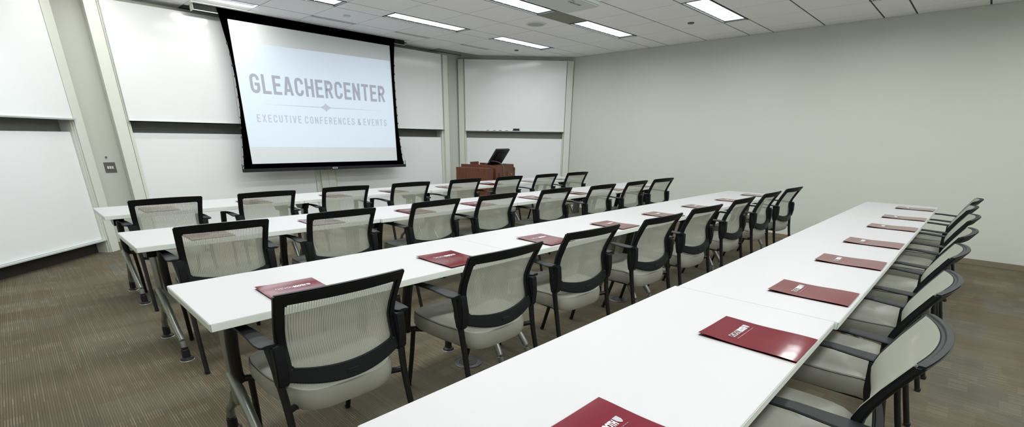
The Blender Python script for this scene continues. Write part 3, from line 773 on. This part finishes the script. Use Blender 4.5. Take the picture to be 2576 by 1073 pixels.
CH = [
 [(-4.745, .13, 0), (-4.00, .12, -1), (-3.24, .15, -3), (-2.475, .14, -2), (-1.69, .135, 0), (-.95, .11, 0), (-.20, .10, 1), (.52, .09, -3)],
 [(-4.765, -1.33, -3), (-4.035, -1.32, -2), (-3.22, -1.29, 2), (-2.52, -1.28, 1), (-1.70, -1.29, 0), (-.95, -1.35, 0), (-.19, -1.34, 1), (.51, -1.33, -3)],
 [(-4.82, -2.85, 0), (-4.03, -2.875, .5), (-3.30, -2.845, -3), (-2.545, -2.89, -2), (-1.82, -2.885, -3), (-.985, -2.875, 0), (-.22, -2.88, 0), (.55, -2.88, -3)],
 [(-4.80, -4.36, 0), (-3.965, -4.347, 2), (-3.226, -4.341, 0), (-2.459, -4.343, 0), (-1.747, -4.36, -2), (-.905, -4.36, 1), (-.173, -4.34, 0), (.623, -4.36, -1)]]
ordn = ['leftmost', 'second from left', 'third from left', 'fourth from left', 'fourth from right', 'third from right', 'second from right', 'rightmost']
cproto = None
for r in range(4):
    for k, (x, y, a) in enumerate(CH[r]):
        lab = 'black armchair with beige mesh back, ' + ordn[k] + ' in the ' + rown2[r]
        if cproto is None:
            cproto = make_chair(); cproto.location = (x, y, 0); cproto.rotation_euler = (0, 0, math.radians(a)); tag(cproto, lab, 'chair', 'mesh armchairs along the tables')
        else: dup(cproto, (x, y, 0), math.radians(a), lab)

# ------------------------------------------------------------------ folders
def make_folder():
    t = empty('presentation_folder', (0, 0, 0))       # origin: middle of the folder on the table
    w, h = .118, .145; nx, ny = 12, 14
    def lift(u, v):     # gentle bow of the card, left edge and near corner lift slightly
        return .0035 + .0008 * math.sin(PI * u) + .0055 * (1 - u) ** 3 * (.35 + .65 * v) + .0015 * math.sin(2.3 * PI * v + .5)
    bm = bmesh.new(); rows = []
    for k in range(ny + 1):
        rows.append([bm.verts.new((-w + 2 * w * i / nx, -h + 2 * h * k / ny, lift(i / nx, k / ny))) for i in range(nx + 1)])
    for k in range(ny):
        for i in range(nx): bm.faces.new((rows[k][i], rows[k][i + 1], rows[k + 1][i + 1], rows[k + 1][i]))
    bmesh.ops.recalc_face_normals(bm, faces=bm.faces[:])
    bmesh.ops.solidify(bm, geom=bm.faces[:], thickness=.0008)
    cv = link('cover', bm, M['folder'], t, smooth=True)
    link('back_cover', B(-w + .001, w - .001, -h + .001, h - .001, .0002, .0012), M['paperedge'], t)
    z = .0012
    def put(o, x0, x1, y0, y1):
        fit(o, x0, x1, y0, y1)
        for v in o.data.vertices:
            u_, v_ = (v.co.x + w) / (2 * w), (v.co.y + h) / (2 * h); v.co.z = lift(u_, v_) + z
    put(text_obj('lettering', 'CHICAGO', .03, M['ink_g'], cv, offset=.0008, depth=0), -.066, .002, .048, .070)
    put(text_obj('lettering', 'BOOTH', .03, M['ink_w'], cv, offset=.0016, depth=0), .005, .054, .048, .070)
    bm = bmesh.new(); bm.faces.new([bm.verts.new(p) for p in ((.058, .070, 0), (.058, .057, 0), (.062, .050, 0), (.067, .047, 0), (.072, .050, 0), (.076, .057, 0), (.076, .070, 0))])
    o = link('crest', bm, M['ink_g'], cv); put(o, .058, .076, .047, .071)
    bm = bmesh.new()
    for i in range(16): box(bm, -.066 + i * .0088, -.066 + i * .0088 + .0068, .036, .0395, 0, .0002)
    o = link('fine_print', bm, M['ink_g2'], cv); put(o, -.066, .075, .036, .0392)
    return t
fproto = None
FX = [[-4.75, -4.01, -3.21, -2.50, -1.69, -.97, -.18, .52], [-4.77, -4.03, -3.22, -2.50, -1.69, -.95, -.17, .52],
      [-4.84, -4.045, -3.293, -2.50, -1.75, -1.00, -.20, .56], [-4.785, -3.98, -3.29, -2.52, -1.81, -.98, -.285, .56]]
for r in range(4):
    for k in range(8):
        x = FX[r][k]; y = ROWY[r] + jit[r][k // 2] - .6 + .012 + .145; a = math.radians([0, 1, -1, .5, -.5, 0, 1, -.5][(k + r) % 8] * .8)
        if r == 3: y = -3.972 + (.002 if k > 1 else .004)
        lab = 'glossy maroon folder on white table, ' + ordn[k] + ' in the ' + rown2[r]
        if fproto is None:
            fproto = make_folder(); fproto.location = (x, y, TH + .0002); tag(fproto, lab, 'folder', 'maroon folders on the tables')
        else: dup(fproto, (x, y, TH + .0002), a, lab)

# ------------------------------------------------------------------ floor boxes
for (x, y, lab) in ((-3.815, -2.335, 'round dark floor outlet cover under the second chair of the third row'), (-2.045, -2.32, 'round dark floor outlet cover under the fourth chair of the third row')):
    t = empty('floor_outlet', (x, y, 0)); bm = bmesh.new()
    lathe(bm, [(.088, 0), (.087, .003), (.080, .005), (.060, .0055), (.001, .0055)], n=40); link('lid', bm, M['floorbox'], t, smooth=True)
    bm = bmesh.new(); lathe(bm, [(.058, .0055), (.057, .007), (.054, .007), (.053, .0056)], n=40)
    for a in range(4): box(bm, .02 * math.cos(a * PI / 2) - .012, .02 * math.cos(a * PI / 2) + .012, .045 * math.sin(a * PI / 2) - .006, .045 * math.sin(a * PI / 2) + .006, .0055, .0068)
    link('latch', bm, M['rubber'], t); tag(t, lab, 'floor outlet')

# ------------------------------------------------------------------ lectern
ang = math.radians(14)
t = empty('lectern', (.03, 1.38, 0), ang)     # origin: near corner; +x along the drawer face, +y towards the front wall
Wd, Dp = .60, .70
link('cabinet', B(0, Wd, 0, Dp, .04, .862, bev=.002), M['wood'], t)
link('plinth', B(.02, Wd - .02, .02, Dp - .02, 0, .04), M['darkbase'], t)
bm = bmesh.new()
box(bm, .004, Wd - .004, .004, .024, .862, .905); box(bm, .004, .024, .024, Dp, .862, .905); box(bm, Wd - .024, Wd - .004, .024, Dp, .862, .905); box(bm, .024, Wd - .024, .024, Dp, .862, .872)
link('top_rim', bm, M['wood'], t)
bm = bmesh.new(); box(bm, .26, .50, Dp - .03, Dp - .01, .872, .93); link('paper_stop', bm, M['wood'], t)
bm = bmesh.new(); box(bm, -.17, -.004, .03, Dp - .02, .10, .862, bev=.003); link('side_shelf_box', bm, M['wood'], t)
link('side_panel', B(Wd, Wd + .02, -.01, Dp, .0, .850), M['wood'], t)
for (a, b_, z0, z1) in ((.10, .335, .60, .785), (.35, .585, .60, .785)):
    d = link('drawer', B(a, b_, -.012, 0, z0, z1, bev=.002), M['wood'], t)
    bm = bmesh.new(); tube(bm, [((a + b_) / 2, -.012, z1 - .04), ((a + b_) / 2, -.030, z1 - .04)], .011, 12, up=(0, 0, 1)); link('knob', bm, M['brass'], d, smooth=True)
tag(t, 'reddish brown wooden lectern cabinet in front of the right corner whiteboard', 'lectern')
# monitor
mt = empty('monitor', (.03 + .31 * math.cos(ang) - .22 * math.sin(ang), 1.38 + .31 * math.sin(ang) + .22 * math.cos(ang), .872), ang)
tilt = math.radians(-36)
bm = bmesh.new(); box(bm, -.21, .21, -.012, .022, 0, .30, bev=.006); box(bm, -.13, .13, -.040, -.010, .05, .24, bev=.014)
for v in bm.verts:
    y_, z_ = v.co.y, v.co.z; v.co.y = y_ * math.cos(tilt) + z_ * math.sin(tilt); v.co.z = z_ * math.cos(tilt) - y_ * math.sin(tilt) + .035
link('housing', bm, M['black'], mt, smooth=True)
bm = bmesh.new(); box(bm, -.195, .195, .0225, .0235, .02, .28)
for v in bm.verts:
    y_, z_ = v.co.y, v.co.z; v.co.y = y_ * math.cos(tilt) + z_ * math.sin(tilt); v.co.z = z_ * math.cos(tilt) - y_ * math.sin(tilt) + .035
link('display', bm, M['glass'], mt)
link('stand', B(-.11, .11, -.06, .10, .001, .03, bev=.004), M['black'], mt)
tag(mt, 'black flat monitor tilted far back on top of the wooden lectern', 'monitor')
bm = bmesh.new(); tube(bm, [(.03, 1.62, .915), (.12, 1.56, .965), (.22, 1.46, .93), (.245, 1.412, .86), (.247, 1.402, .60)], .005, 8, sub=6)
o = link('cable', bm, M['cable'], smooth=True); tag(o, 'grey cable looping from the monitor down over the drawers of the lectern', 'cable')
